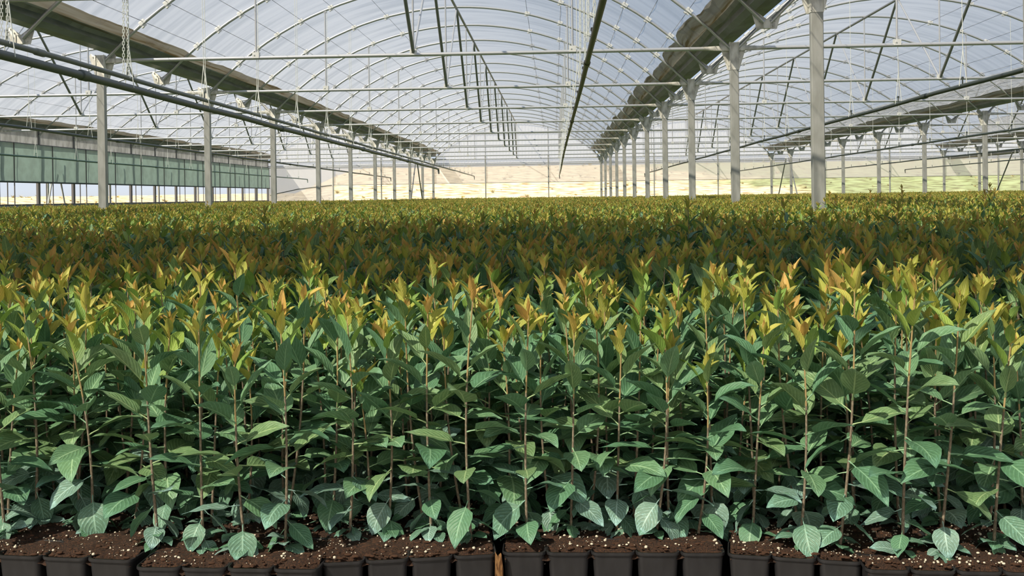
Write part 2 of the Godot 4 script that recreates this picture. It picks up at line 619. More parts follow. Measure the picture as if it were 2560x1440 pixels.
func seedling(called: String, label: String, category: String, group: String, at: Vector3, height: float, lean: Vector2, seed_: int, denser := 1.0, greener := 0.0) -> Node3D:
	var r := RandomNumberGenerator.new()
	r.seed = seed_
	var o := thing(called, label, category, group, at)
	var curve := stem_curve(r, lean)
	part(o, "stem", stem_shape(curve, height, 0.0, 0.66).mesh(M.stem), Transform3D(Basis.IDENTITY, Vector3(0, -0.006, 0)))
	part(o, "shoot", stem_shape(curve, height, 0.66, 0.985, 5).mesh(M.shoot), Transform3D(Basis.IDENTITY, Vector3(0, -0.006, 0)))
	for l in plant_leaves(r, height, curve, 0.0, denser, greener):
		part(o, "leaf", leaf_arrays[l[0]][l[1]], l[4], M.leaf[l[2]][l[3]])
	return o


func plant_mesh(seed_: int, height: float, low: bool, from_t: float, spots: Array, denser := 1.0) -> ArrayMesh:
	# one plant (or a small stand of them) as one mesh, a surface for each colour
	var r := RandomNumberGenerator.new()
	r.seed = seed_
	var by := {}
	var stem := Shape.new()
	for spot in spots:
		var h: float = height * spot.y
		var curve := stem_curve(r, Vector2(r.randf_range(-0.1, 0.1), r.randf_range(-0.1, 0.1)))
		var base := Transform3D(Basis(Vector3.UP, r.randf() * TAU), Vector3(spot.x, 0, spot.z))
		stem.add(stem_shape(curve, h, from_t * 0.9, 0.98, 3 if low else 5), base)
		for l in plant_leaves(r, h, curve, from_t, denser):
			var key := [l[2], l[3]]
			if not by.has(key):
				by[key] = Shape.new()
			by[key].add(leaf_meshes[l[0] + ("_low" if low else "")][l[1]], base * l[4])
	var m := ArrayMesh.new()
	stem.into(m, M.stem)
	for key in by:
		by[key].into(m, M.leaf[key[0]][key[1]])
	return m


func many(called: String, label: String, category: String, mesh: Mesh, places: Array) -> void:
	var mm := MultiMesh.new()
	mm.transform_format = MultiMesh.TRANSFORM_3D
	mm.mesh = mesh
	mm.instance_count = places.size()
	for i in places.size():
		mm.set_instance_transform(i, places[i])
	var o := MultiMeshInstance3D.new()
	o.name = numbered(called)
	o.multimesh = mm
	o.set_meta("kind", "stuff")
	tag(o, label, category)
	add_child(o)


# ---------------------------------------------------------------- the greenhouse frame
func arc_up(x: float) -> float:
	# height above the eye of a roof hoop, x measured from its gutter row
	return -1.946 + sqrt(5.446 * 5.446 - (4.0 - x) * (4.0 - x))


func bracket_shape(top_half: float, bottom_half: float, high: float, y_top: float, z: float, notch := 0.13) -> Shape:
	var s := Shape.new()
	for e in [-1.0, 1.0]:
		var wing := [Vector2(0.0, y_top - high), Vector2(bottom_half, y_top - high), Vector2(top_half, y_top - 0.035), Vector2(top_half - 0.02, y_top), Vector2(top_half - 0.05, y_top - 0.012), Vector2(0.0, y_top - notch)]
		if e < 0:
			wing = wing.map(func(q): return Vector2(-q.x, q.y))
			wing.reverse()
		s.prism(wing, 0.006, Transform3D(Basis.IDENTITY, Vector3(0, 0, z)))
	for e in [-1.0, 1.0]:
		for q in [Vector2(0.78, 0.10), Vector2(0.55, 0.32), Vector2(0.72, 0.55), Vector2(0.62, 0.84)]:
			var w := lerpf(top_half, bottom_half, q.y)
			s.tube([Vector3(e * w * q.x, y_top - high * q.y, z), Vector3(e * w * q.x, y_top - high * q.y, z + 0.016)], 0.009, 6)
	return s


func make_post() -> Node3D:
	var o := thing("roof_post", "", "post", "")
	o.set_meta("base", "roof_post")
	var s := Shape.new()
	s.box(Vector3(0, (EYE + 1.70) / 2, 0), Vector3(0.105, EYE + 1.70, 0.07), Basis.IDENTITY, 0.006)
	part(o, "shaft", s.mesh(M.post))
	s = Shape.new()
	s.box(Vector3(0, EYE + 1.70, 0), Vector3(0.112, 0.34, 0.078), Basis.IDENTITY, 0.004)
	for e in [-1.0, 1.0]:
		s.box(Vector3(e * 0.054, EYE + 1.71, 0.043), Vector3(0.006, 0.33, 0.012))
		s.box(Vector3(e * 0.03, EYE + 1.81, 0.040), Vector3(0.008, 0.05, 0.006))
	part(o, "sleeve", s.mesh(M.steel))
	part(o, "bracket_plate", bracket_shape(0.175, 0.07, 0.37, EYE + 1.90, -0.046).mesh(M.steel))
	part(o, "bracket_plate", bracket_shape(0.165, 0.07, 0.36, EYE + 1.89, -0.062).mesh(M.steel))
	return o


func make_bracket() -> Node3D:
	var o := thing("gutter_bracket", "", "bracket", "")
	o.set_meta("base", "gutter_bracket")
	part(o, "plate", bracket_shape(0.150, 0.105, 0.19, EYE + 1.91, -0.03, 0.085).mesh(M.steel))
	var s := Shape.new()
	s.box(Vector3(0, EYE + 1.77, -0.010), Vector3(0.075, 0.095, 0.035), Basis.IDENTITY, 0.004)
	for e in [-1.0, 1.0]:
		s.box(Vector3(e * 0.038, EYE + 1.775, 0.012), Vector3(0.006, 0.10, 0.010))
	part(o, "web", s.mesh(M.steel))
	return o


var wire_x := [0.55, 0.87, 1.2, 1.6, 2.1, 2.7]


func hoop_tube() -> Shape:
	var s := Shape.new()
	var pts := []
	for i in 33:
		var x := lerpf(0.035, 7.965, i / 32.0)
		pts.append(Vector3(x - 4.0, EYE + arc_up(x), 0))
	s.tube(pts, 0.022, 8)
	return s


func clip_shape() -> Shape:
	var s := Shape.new()
	s.box(Vector3(0, 0.010, 0), Vector3(0.085, 0.052, 0.050))
	s.box(Vector3(0.0, -0.030, 0), Vector3(0.050, 0.040, 0.008))
	s.box(Vector3(-0.03, -0.045, 0.012), Vector3(0.03, 0.018, 0.03))
	return s


func clip_place(x: float) -> Transform3D:
	var slope := (arc_up(x + 0.01) - arc_up(x - 0.01)) / 0.02
	return Transform3D(Basis(Vector3.BACK, atan(slope)), Vector3(x - 4.0, EYE + arc_up(x) + 0.004, 0))


func make_hoop(near: bool) -> Node3D:
	var o := thing("roof_hoop", "", "hoop", "")
	o.set_meta("base", "roof_hoop")
	var s := hoop_tube()
	if not near:
		for x in wire_x:
			s.add(clip_shape(), clip_place(x))
			s.add(clip_shape(), clip_place(8.0 - x))
		part(o, "tube", s.mesh(M.tube))
		return o
	part(o, "tube", s.mesh(M.tube))
	var c := clip_shape().mesh(M.clip)
	for x in wire_x:
		part(o, "clip", c, clip_place(x))
		part(o, "clip", c, clip_place(8.0 - x))
	return o


func make_truss() -> Node3D:
	var o := thing("roof_truss", "", "truss", "")
	o.set_meta("base", "roof_truss")
	var tie := EYE + 1.80
	var s := Shape.new()
	var pts := []
	for x in [-3.62, -1.8, 0.0, 1.8, 3.62]:
		pts.append(Vector3(x, tie, 0))
	s.tube(pts, 0.0245, 10)
	part(o, "tie_tube", s.mesh(M.tube))
	for e in [-1.0, 1.0]:
		s = Shape.new()
		# the tube end, pressed flat to a tab
		var cross := []
		for k in [[3.60, 0.0245, 0.0245], [3.68, 0.026, 0.018], [3.76, 0.030, 0.008], [3.94, 0.034, 0.005]]:
			var ring := []
			for j in 13:
				var a := TAU * j / 12.0
				ring.append(Vector3(e * k[0], tie + k[1] * sin(a), k[2] * cos(a) * e))
			cross.append(ring)
		s.sheet(cross)
		part(o, "flattened_end", s.mesh(M.steel))
	var c := Shape.new()
	c.box(Vector3(0, 0.006, 0), Vector3(0.085, 0.075, 0.062))
	c.tube([Vector3(-0.02, 0.01, 0), Vector3(-0.02, 0.01, 0.04)], 0.010, 6)
	var cm := c.mesh(M.clip)
	for x in [-2.0, 0.0, 2.0]:
		part(o, "clamp", cm, Transform3D(Basis.IDENTITY, Vector3(x, tie + 0.025, 0)))
	for x in [-2.0, 2.0]:
		s = Shape.new()
		s.tube([Vector3(x, tie + 0.03, 0), Vector3(x, EYE + arc_up(4.0 + x) - 0.01, 0)], 0.0135, 8)
		s.box(Vector3(x, EYE + arc_up(4.0 + x) - 0.02, 0), Vector3(0.05, 0.03, 0.03))
		part(o, "hanger", s.mesh(M.tube))
	s = Shape.new()
	s.tube([Vector3(0, tie + 0.03, 0), Vector3(0, EYE + 3.47, 0)], 0.013, 8)
	part(o, "king_rod", s.mesh(M.tube))
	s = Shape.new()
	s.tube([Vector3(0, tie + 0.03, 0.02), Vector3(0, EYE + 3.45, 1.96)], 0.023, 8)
	part(o, "brace", s.mesh(M.brace))  # same steel as its twin; shade of the underside put into a darker colour
	s = Shape.new()
	s.tube([Vector3(0, tie + 0.03, -0.02), Vector3(0, EYE + 3.45, -1.96)], 0.015, 8)
	part(o, "brace", s.mesh(M.tube))
	return o


func build_frame() -> void:
	# rows of posts: position, how a label finds the row, first row number, last
	var rows := [
		[ROW - BAY, "in the paired-pipe row", -2, 10],
		[ROW, "in the black-pipe row", -2, 10],
		[ROW + BAY, "in the row past the black-pipe row", 0, 10],
		[ROW + 2 * BAY, "in the row carrying the thick duct", 2, 10],
	]
	var proto := make_post()
	var first := true
	for r in rows:
		for k in range(r[2], r[3] + 1):
			var at := at_point(r[0], -EYE, FIRST + STEP * k)
			var label := "square grey steel post %s, %s from end wall" % [r[1], ordinals[11 - k]]
			if first:
				proto.position = at
				proto.set_meta("label", label)
				proto.set_meta("group", "steel posts holding up the gutters")
				first = false
			else:
				copy_of(proto, at, label, "steel posts holding up the gutters")
	var br := make_bracket()
	first = true
	for r in rows:
		for k in range(r[2], r[3]):
			var at := at_point(r[0], -EYE, FIRST + STEP * (k + 0.5))
			var label := "gutter bracket between posts %s, %s from end wall" % [r[1], ordinals[10 - k]]
			if first:
				br.position = at
				br.set_meta("label", label)
				br.set_meta("group", "brackets halfway between posts")
				first = false
			else:
				copy_of(br, at, label, "brackets halfway between posts")

	# bays: centre, words, first hoop
	var bays := [
		[ROW - 1.5 * BAY, "bay along the teal curtain", 6, 2],
		[ROW - 0.5 * BAY, "three-pipe middle bay", -4, -2],
		[ROW + 0.5 * BAY, "next bay past the black pipe", 0, 0],
		[ROW + 1.5 * BAY, "second bay past the black pipe", 4, 2],
		[ROW + 2.5 * BAY, "third bay past the black pipe", 8, 4],
	]
	var near := make_hoop(true)
	var far := make_hoop(false)
	var placed := {}
	for b in bays:
		for h in range(b[2], 21):
			var src := near if h < 7 and absf(b[0] - 2.26) < 5.0 else far
			var at := at_point(b[0], -EYE, FIRST + 2.0 * h)
			var label := "curved steel roof hoop over %s, %s from end wall" % [b[1], ordinals[21 - h]]
			if not placed.has(src):
				placed[src] = true
				src.position = at
				src.set_meta("label", label)
				src.set_meta("group", "roof hoops")
			else:
				copy_of(src, at, label, "roof hoops")
	var truss := make_truss()
	first = true
	for b in bays:
		for k in range(b[3], 11):
			var at := at_point(b[0], -EYE, FIRST + STEP * k)
			var label := "V-strutted tie tube across %s, %s from end wall" % [b[1], ordinals[11 - k]]
			if first:
				truss.position = at
				truss.set_meta("label", label)
				truss.set_meta("group", "tie trusses across the bays")
				first = false
			else:
				copy_of(truss, at, label, "tie trusses across the bays")
	for b in bays:
		var o := thing("ridge_purlin", "straight steel ridge tube along the top of the %s" % b[1], "purlin", "ridge tubes")
		var s := Shape.new()
		s.tube([at_point(b[0], 3.465, FRONT + 0.05), at_point(b[0], 3.465, 20), at_point(b[0], 3.465, BACK - 0.05)], 0.024, 8)
		part(o, "tube", s.mesh(M.brace))

	# gutters
	var grow := [[ROW - 2 * BAY, "above the teal side curtain"], [ROW - BAY, "beside the paired grey pipes"], [ROW, "beside the single black pipe"], [ROW + BAY, "one bay past the black pipe"], [ROW + 2 * BAY, "two bays past the black pipe"], [ROW + 3 * BAY, "on the side away from the teal curtain"]]
	for g in grow:
		var o := thing("gutter", "long folded steel rain gutter between roof bays, %s" % g[1], "gutter", "rain gutters")
		var s := Shape.new()
		var prof := [Vector2(-0.265, 2.165), Vector2(-0.245, 2.150), Vector2(-0.150, 2.070), Vector2(-0.145, 2.005), Vector2(-0.085, 1.950), Vector2(0.085, 1.950), Vector2(0.145, 2.005), Vector2(0.150, 2.070), Vector2(0.245, 2.150), Vector2(0.265, 2.165)]
		for i in prof.size() - 1:
			var a: Vector2 = prof[i]
			var c: Vector2 = prof[i + 1]
			s.quad(at_point(g[0] + a.x, a.y, FRONT), at_point(g[0] + a.x, a.y, BACK), at_point(g[0] + c.x, c.y, BACK), at_point(g[0] + c.x, c.y, FRONT))
		part(o, "trough", s.mesh(M.gutter))
		# loose film edge on the side turned to the middle bay
		for e in [1.0 if g[0] < 0.0 else -1.0]:
			s = Shape.new()
			var rws := []
			var uvs := []
			var r := RandomNumberGenerator.new()
			r.seed = int(g[0] * 10) + (3 if e > 0 else 0)
			var sag := []
			for h in 28:
				sag.append(Vector2(r.randf_range(0.4, 1.0), r.randf_range(0.34, 0.52)))
			for i in 209:
				var z := lerpf(FRONT + 0.02, BACK - 0.04, i / 208.0)
				var ph := fposmod((z - FIRST) / 2.0, 1.0)
				var hh: Vector2 = sag[clampi(int(floor((z - FRONT) / 2.0)), 0, 27)]
				var loose := 0.22 if absf(g[0] - ROW) < 0.1 and e < 0 else 0.0
				var belly: float = pow(sin(PI * ph), 0.7) * hh.x * (0.35 + 0.65 * loose)
				var reach: float = 0.32 + hh.y * (0.22 + loose * 0.80 * pow(sin(PI * ph), 0.28)) + 0.03 * noise.get_noise_1d(z * 60.0)
				var row := []
				var ur := []
				for j in 7:
					var q := j / 6.0
					var x := lerpf(0.24, reach, q)
					var y := lerpf(2.145, arc_up(x) + 0.03, smoothstep(0.0, 0.35, q)) - belly * 0.018 * sin(PI * clampf(q * 1.08, 0, 1)) - 0.012 * noise.get_noise_2d(z * 40.0, q * 60.0 + e * 300.0)
					row.append(at_point(g[0] + e * x, y - 0.012, z))
					ur.append(Vector2(z, q))
				rws.append(row)
				uvs.append(ur)
			s.sheet(rws, uvs)
			part(o, "film_fold", s.mesh(M.flap))

	# roof film, bay by bay
	for b in bays:
		var o := structure("ceiling")
		var rws := []
		var uvs := []
		for i in 261:
			var z := lerpf(FRONT, BACK, i / 260.0)
			var ph := fposmod((z - FIRST) / 2.0, 1.0)
			var row := []
			var ur := []
			for j in 41:
				var x := lerpf(0.25, 7.75, j / 40.0)
				var y := arc_up(x) + 0.030 + 0.004
				var w := noise.get_noise_3d(x * 14.0, z * 40.0, b[0]) * 0.022 + noise.get_noise_3d(x * 40.0, z * 150.0, b[0] + 50.0) * 0.010
				y += (w - 0.018 * sin(PI * ph)) * sin(PI * ph)
				row.append(at_point(b[0] - 4.0 + x, y, z))
				ur.append(Vector2(z, x))
			rws.append(row)
			uvs.append(ur)
		var s := Shape.new()
		s.sheet(rws, uvs)
		part(o, "film", s.mesh(M.film))
		for x in wire_x:
			for e in [0, 1]:
				var xx: float = x if e == 0 else 8.0 - x
				s = Shape.new()
				s.tube([at_point(b[0] - 4.0 + xx, arc_up(xx) + 0.024, FRONT), at_point(b[0] - 4.0 + xx, arc_up(xx) + 0.024, 22.0), at_point(b[0] - 4.0 + xx, arc_up(xx) + 0.024, BACK)], 0.0035, 4)
				part(o, "wire", s.mesh(M.wire))


# ---------------------------------------------------------------- walls, ground, bank
func rect(a: Vector3, b: Vector3, c: Vector3, d: Vector3) -> Shape:
	var s := Shape.new()
	s.quad(a, b, c, d)
	return s


func wavy_panel(width: float, high: float, pitch: float, depth: float) -> Shape:
	# corrugated sheet in x, y
	var s := Shape.new()
	var top := []
	var low := []
	var k := int(round(width / pitch)) * 4
	for i in k + 1:
		var z := depth * 0.5 * cos(TAU * i / 4.0)
		low.append(Vector3(width * i / k, 0, z))
		top.append(Vector3(width * i / k, high, z))
	s.sheet([low, top])
	return s


func gable_outline(low: float) -> Array:
	var o := [Vector2(-4, low), Vector2(4, low), Vector2(4, 1.75)]
	for i in range(1, 32):
		var x := 8.0 - i * 0.25
		o.append(Vector2(x - 4.0, arc_up(x)))
	o.append(Vector2(-4, 1.75))
	return o


func build_walls() -> void:
	var f := structure("floor")
	var s := Shape.new()
	s.box(Vector3((ROW + 0.5 * BAY), -0.1, -(BACK + FRONT) / 2), Vector3(BAY * 5 + 6, 0.2, BACK - FRONT + 6))
	part(f, "slab", s.mesh(M.ground))

	# side wall with the curtain
	var x := ROW - 2 * BAY
	var o := structure("wall_left")
	var post := Shape.new()
	post.box(Vector3(0, (EYE + 1.93) / 2, 0), Vector3(0.07, EYE + 1.93, 0.105), Basis.IDENTITY, 0.006)
	var pm := post.mesh(M.dark_steel)
	var slim := Shape.new()
	slim.box(Vector3(0, (EYE + 1.5) / 2, 0), Vector3(0.05, EYE + 1.5, 0.075), Basis.IDENTITY, 0.004)
	var sm := slim.mesh(M.post)
	var rod := Shape.new()
	rod.tube([Vector3(0, 0.1, 0), Vector3(0, EYE + 1.55, 0)], 0.014, 6)
	var rm := rod.mesh(M.dark_steel)
	var panel := wavy_panel(2.0, 0.405, 0.076, 0.016).mesh(M.ridged)
	var cloth_rows := []
	for h in 27:
		var z := FRONT + 2.0 * h
		part(o, "post", pm, Transform3D(Basis.IDENTITY, at_point(x, -EYE, z)))
		if h < 26:
			part(o, "guide_rod", rm, Transform3D(Basis.IDENTITY, at_point(x + 0.13, -EYE, z + 0.55)))
			part(o, "guide_rod", rm, Transform3D(Basis.IDENTITY, at_point(x - 0.09, -EYE, z + 0.62)))
			part(o, "ridged_panel", panel, Transform3D(Basis(Vector3.UP, PI / 2), at_point(x + 0.03, 1.53, z)))
			if h % 2 == 1:
				part(o, "slim_post", sm, Transform3D(Basis.IDENTITY, at_point(x - 0.25, -EYE, z + 1.0)))
	for y in 7:
		var row := []
		for i in 210:
			var z := lerpf(FRONT, BACK, i / 209.0)
			row.append(at_point(x + 0.085 + 0.018 * noise.get_noise_2d(z * 25.0, y * 18.0), lerpf(0.55, 1.54, y / 6.0), z))
		cloth_rows.append(row)
	s = Shape.new()
	s.sheet(cloth_rows)
	part(o, "curtain", s.mesh(M.teal))
	s = Shape.new()
	s.tube([at_point(x + 0.085, 0.55, FRONT), at_point(x + 0.085, 0.55, BACK)], 0.022, 8)
	part(o, "curtain_roller", s.mesh(plain(Color(0.16, 0.26, 0.24), 0.6)))
	s = Shape.new()
	s.tube([at_point(x + 0.04, 1.535, FRONT), at_point(x + 0.04, 1.535, BACK)], 0.028, 8)
	part(o, "rail", s.mesh(M.dark_steel))
	s = Shape.new()
	s.box(at_point(x, -0.05 - 0.7, (FRONT + BACK) / 2), Vector3(0.10, 1.40, BACK - FRONT))
	part(o, "low_wall", s.mesh(M.sill))
	s = Shape.new()
	s.tube([at_point(x + 0.03, -0.035, FRONT), at_point(x + 0.03, -0.035, BACK)], 0.018, 6)
	part(o, "rail", s.mesh(M.dark_steel))
	for e in [-1.0, 1.0]:
		s = Shape.new()
		s.tube([at_point(x, 0.9, 27.88 + e * 0.15), at_point(x, -1.4, 27.88 + e * 0.95)], 0.024, 8)
		part(o, "brace", s.mesh(M.post))

	# far side wall, out of view: film on posts
	x = ROW + 3 * BAY
	o = structure("wall_right")
	for h in 14:
		part(o, "post", pm, Transform3D(Basis.IDENTITY, at_point(x, -EYE, FRONT + 4.0 * h)))
	part(o, "film", rect(at_point(x, -EYE, FRONT), at_point(x, -EYE, BACK), at_point(x, 1.94, BACK), at_point(x, 1.94, FRONT)).mesh(M.wall_film))

	# wall behind the camera
	o = structure("wall_front")
	for b in 5:
		var cx := ROW + (b - 1.5) * BAY
		s = Shape.new()
		s.prism(gable_outline(-EYE), 0.01, Transform3D(Basis.IDENTITY, at_point(cx, 0, FRONT)))
		part(o, "film", s.mesh(M.wall_film))

	# end wall
	o = structure("wall_back")
	var gp := Shape.new()
	gp.box(Vector3(0, (EYE + 1.95) / 2, 0), Vector3(0.055, EYE + 1.95, 0.06), Basis.IDENTITY, 0.005)
	var gm := gp.mesh(M.post)
	for b in 5:
		var cx := ROW + (b - 1.5) * BAY
		# ridged translucent sheet in the gable, cut to the curve of the roof
		var low := []
		var top := []
		for i in 8 * 26 + 1:
			var xx := lerpf(0.0, 8.0, i / 208.0)
			var z := BACK + 0.008 * cos(TAU * i / 4.0)
			low.append(at_point(cx - 4.0 + xx, 1.56, z))
			top.append(at_point(cx - 4.0 + xx, maxf(1.57, arc_up(clampf(xx, 0.02, 7.98)) + 0.02), z))
		s = Shape.new()
		s.sheet([low, top])
		part(o, "ridged_sheet", s.mesh(M.ridged_sheet))
		for e in [-1.5, 1.5]:
			part(o, "post", gm, Transform3D(Basis.IDENTITY, at_point(cx + e, -EYE, BACK - 0.05)))
			var p2 := Shape.new()
			p2.tube([at_point(cx + e, 1.9, BACK - 0.03), at_point(cx + e, arc_up(4.0 + e), BACK - 0.03)], 0.016, 6)
			part(o, "stud", p2.mesh(M.post))
		for y in [1.53, 1.60, 1.80, 2.45, 3.0]:
			var half := 4.0
			for i in 80:
				if arc_up(clampf(i * 0.05, 0.02, 3.99)) > y + 0.02:
					half = 4.0 - i * 0.05
					break
			s = Shape.new()
			s.tube([at_point(cx - half, y, BACK - 0.04), at_point(cx + half, y, BACK - 0.04)], 0.022, 6)
			part(o, "rail", s.mesh(M.tube))
		# film band under the rail, then clear film down to the ground
		var left := cx - 4.0
		if b == 0:
			# the stretch beside the curtain is milky right down
			part(o, "milky_film", rect(at_point(left, -EYE, BACK), at_point(left + 3.18, -EYE, BACK), at_point(left + 3.18, 1.56, BACK), at_point(left, 1.56, BACK)).mesh(M.milky))
			part(o, "post", gm, Transform3D(Basis.IDENTITY, at_point(left + 3.18, -EYE, BACK - 0.05)))
			s = Shape.new()
			s.tube([at_point(left + 0.1, 0.22, BACK - 0.02), at_point(left + 1.5, 0.50, BACK - 0.02), at_point(left + 3.1, 0.66, BACK - 0.02)], 0.022, 5)
			part(o, "cord", s.mesh(M.pipe_grey))
			left += 3.18
		part(o, "film_band", rect(at_point(left, 0.66, BACK), at_point(cx + 4.0, 0.66, BACK), at_point(cx + 4.0, 1.56, BACK), at_point(left, 1.56, BACK)).mesh(M.wall_film))
		part(o, "clear_film", rect(at_point(left, -EYE, BACK), at_point(cx + 4.0, -EYE, BACK), at_point(cx + 4.0, 0.66, BACK), at_point(left, 0.66, BACK)).mesh(M.clear_film))
		s = Shape.new()
		s.tube([at_point(left, 0.66, BACK - 0.01), at_point(cx + 4.0, 0.66, BACK - 0.01)], 0.012, 6)
		part(o, "film_batten", s.mesh(M.pipe_grey))
		s = Shape.new()
		s.tube([at_point(left, -0.10, BACK - 0.03), at_point(cx + 4.0, -0.10, BACK - 0.03)], 0.02, 6)
		part(o, "rail", s.mesh(M.pipe_mid))


func bank_height(x: float, z: float) -> float:
	var back := smoothstep(54.0, 84.0, z) * 3.9 * smoothstep(-26.0, -14.0, x)
	var side := smoothstep(-17.0, -36.0, x) * (EYE + 0.0055 * z)
	var rough := noise.get_noise_2d(x * 6.0, z * 6.0) * 0.25 + noise.get_noise_2d(x * 24.0, z * 24.0) * 0.10
	var k := maxf(back, side)
	return -EYE - 0.02 + k + rough * clampf(k, 0.0, 1.0)


func build_outside() -> void:
	var s := Shape.new()
	var rws := []
	var cols := PackedColorArray()
	var green := FastNoiseLite.new()
	green.seed = 5
	green.frequency = 0.09
	for i in 131:
		var row := []
		var z := lerpf(-45.0, 150.0, i / 130.0)
		for j in 161:
			var x := lerpf(-110.0, 150.0, j / 160.0)
			row.append(at_point(x, bank_height(x, z), z))
			var g := clampf((x - 1.0) / 22.0, 0.0, 1.0)
			var grassy := smoothstep(0.45, 0.62, 0.75 * g + 0.35 * green.get_noise_2d(x, z * 2.0) + 0.03 * (z - 68.0) * minf(1.0, g * 3.0))
			cols.append(Color(0.90, 0.78, 0.54).lerp(Color(0.33, 0.40, 0.20), grassy))
		rws.append(row)
	s.sheet(rws)
	var a := []
	a.resize(Mesh.ARRAY_MAX)
	a[Mesh.ARRAY_VERTEX] = s.v
	a[Mesh.ARRAY_NORMAL] = s.n
	a[Mesh.ARRAY_COLOR] = cols
	a[Mesh.ARRAY_INDEX] = s.idx
	var m := ArrayMesh.new()
	m.add_surface_from_arrays(Mesh.PRIMITIVE_TRIANGLES, a)
	m.surface_set_material(0, M.sand)
	var o := MeshInstance3D.new()
	o.name = "ground_outside"
	o.mesh = m
	o.set_meta("kind", "structure")
	add_child(o)
	# dry tufts on the bank
	var r := RandomNumberGenerator.new()
	r.seed = 77
	var tuft := Shape.new()
	for i in 26:
		var d := Vector3(r.randf_range(-1, 1), r.randf_range(0.25, 0.9), r.randf_range(-1, 1)).normalized() * r.randf_range(0.25, 0.6)
		tuft.tri(Vector3(-0.05, 0, 0.03), Vector3(0.05, 0, -0.03), d)
	var places := []
	for i in 900:
		var x := r.randf_range(-45.0, 60.0)
		var z := r.randf_range(54.0, 84.0)
		places.append(Transform3D(Basis(Vector3.UP, r.randf() * TAU).scaled(Vector3.ONE * r.randf_range(0.15, 0.6)), at_point(x, bank_height(x, z) - 0.02, z)))
	many("dry_scrub", "low dry scrub tufts scattered over the sunlit sand bank", "scrub", tuft.mesh(plain(Color(0.66, 0.60, 0.38), 0.9)), places)


# ---------------------------------------------------------------- pipes and other fittings
func chain_shape(from: Vector3, to: Vector3) -> Shape:
	var s := Shape.new()
	var k := int(from.distance_to(to) / 0.026)
	for i in k:
		var p := from.lerp(to, (i + 0.5) / k)
		var wide := Basis(Vector3.UP, 0.6 if i % 2 else -0.97)
		var off := wide * Vector3(0.008, 0, 0)
		s.box(p + off, Vector3(0.005, 0.032, 0.005), wide)
		s.box(p - off, Vector3(0.005, 0.032, 0.005), wide)
	return s


func pipe(called: String, label: String, x: float, y0: float, y1: float, z0: float, z1: float, radius: float, mat: Material, hang: String, couplings: Array, drop: bool) -> void:
	var o := thing(called, label, "pipe", "water pipes hung along the bays")
	var s := Shape.new()
	var pts := []
	var n := 24
	for i in n + 1:
		var q := float(i) / n
		pts.append(at_point(x + 0.012 * sin(q * 9.0), lerpf(y0, y1, q) - 0.012 * absf(sin(q * 30.0)), lerpf(z0, z1, q)))
	s.tube(pts, radius, 10)
	part(o, "tube", s.mesh(mat))
	for z in couplings:
		var q := (float(z) - z0) / (z1 - z0)
		s = Shape.new()
		var p := at_point(x + 0.012 * sin(q * 9.0), lerpf(y0, y1, q) - 0.012 * absf(sin(q * 30.0)), z)
		s.tube([p - Vector3(0, 0, 0.07), p - Vector3(0, 0, 0.06), p + Vector3(0, 0, 0.06), p + Vector3(0, 0, 0.07)], [radius, radius * 1.3, radius * 1.3, radius], 10)
		part(o, "coupling", s.mesh(mat))
	if drop:
		s = Shape.new()
		var e: Vector3 = pts[n]
		s.tube([e + Vector3(0, 0, 0.02), e + Vector3(0, -0.02, 0), e + Vector3(0.01, -0.16, 0)], [radius, radius, radius * 0.7], 8)
		part(o, "drop_elbow", s.mesh(mat))
	var row := fposmod(x - ROW, BAY)
	for h in 27:
		var z := FRONT + 2.0 * h
		if z < maxf(z0 + 0.2, 5.5) or z > z1 - 0.3:
			continue
		var q := (z - z0) / (z1 - z0)
		var low := at_point(x + 0.012 * sin(q * 9.0), lerpf(y0, y1, q) - 0.012 * absf(sin(q * 30.0)), z)
		var top := at_point(x, arc_up(row) - 0.03, z)
		if hang == "chain" and z < 10.0:
			s = chain_shape(top, low + Vector3(0.02, 0.0, 0))
			s.add(chain_shape(top.lerp(low, 0.3), low + Vector3(-0.03, 0.0, 0)), Transform3D.IDENTITY)
			part(o, "chain", s.mesh(M.cord))
		else:
			s = Shape.new()
			var fork := low + Vector3(0, 0.38, 0)
			s.tube([top, fork], 0.0035, 5)
			s.tube([fork, low + Vector3(-0.04, 0.0, 0.0)], 0.004, 5)
			s.tube([fork, low + Vector3(0.04, 0.0, 0.0)], 0.004, 5)
			part(o, "cord", s.mesh(M.cord))
	# spray nozzles standing on the pipe
	var noz := Shape.new()
	noz.tube([Vector3(0, 0, 0), Vector3(0, radius + 0.05, 0), Vector3(0, radius + 0.055, 0), Vector3(0, radius + 0.075, 0)], [0.007, 0.007, 0.013, 0.011], 6)
	var nm := noz.mesh(mat)
	if hang != "none":
		for i in range(int(ceil(z0 / 2.0)) + 1, int(z1 / 2.0)):
			var z := i * 2.0 + 0.9
			var q := (z - z0) / (z1 - z0)
			part(o, "nozzle", nm, Transform3D(Basis.IDENTITY, at_point(x + 0.012 * sin(q * 9.0), lerpf(y0, y1, q) - 0.012 * absf(sin(q * 30.0)), z)))


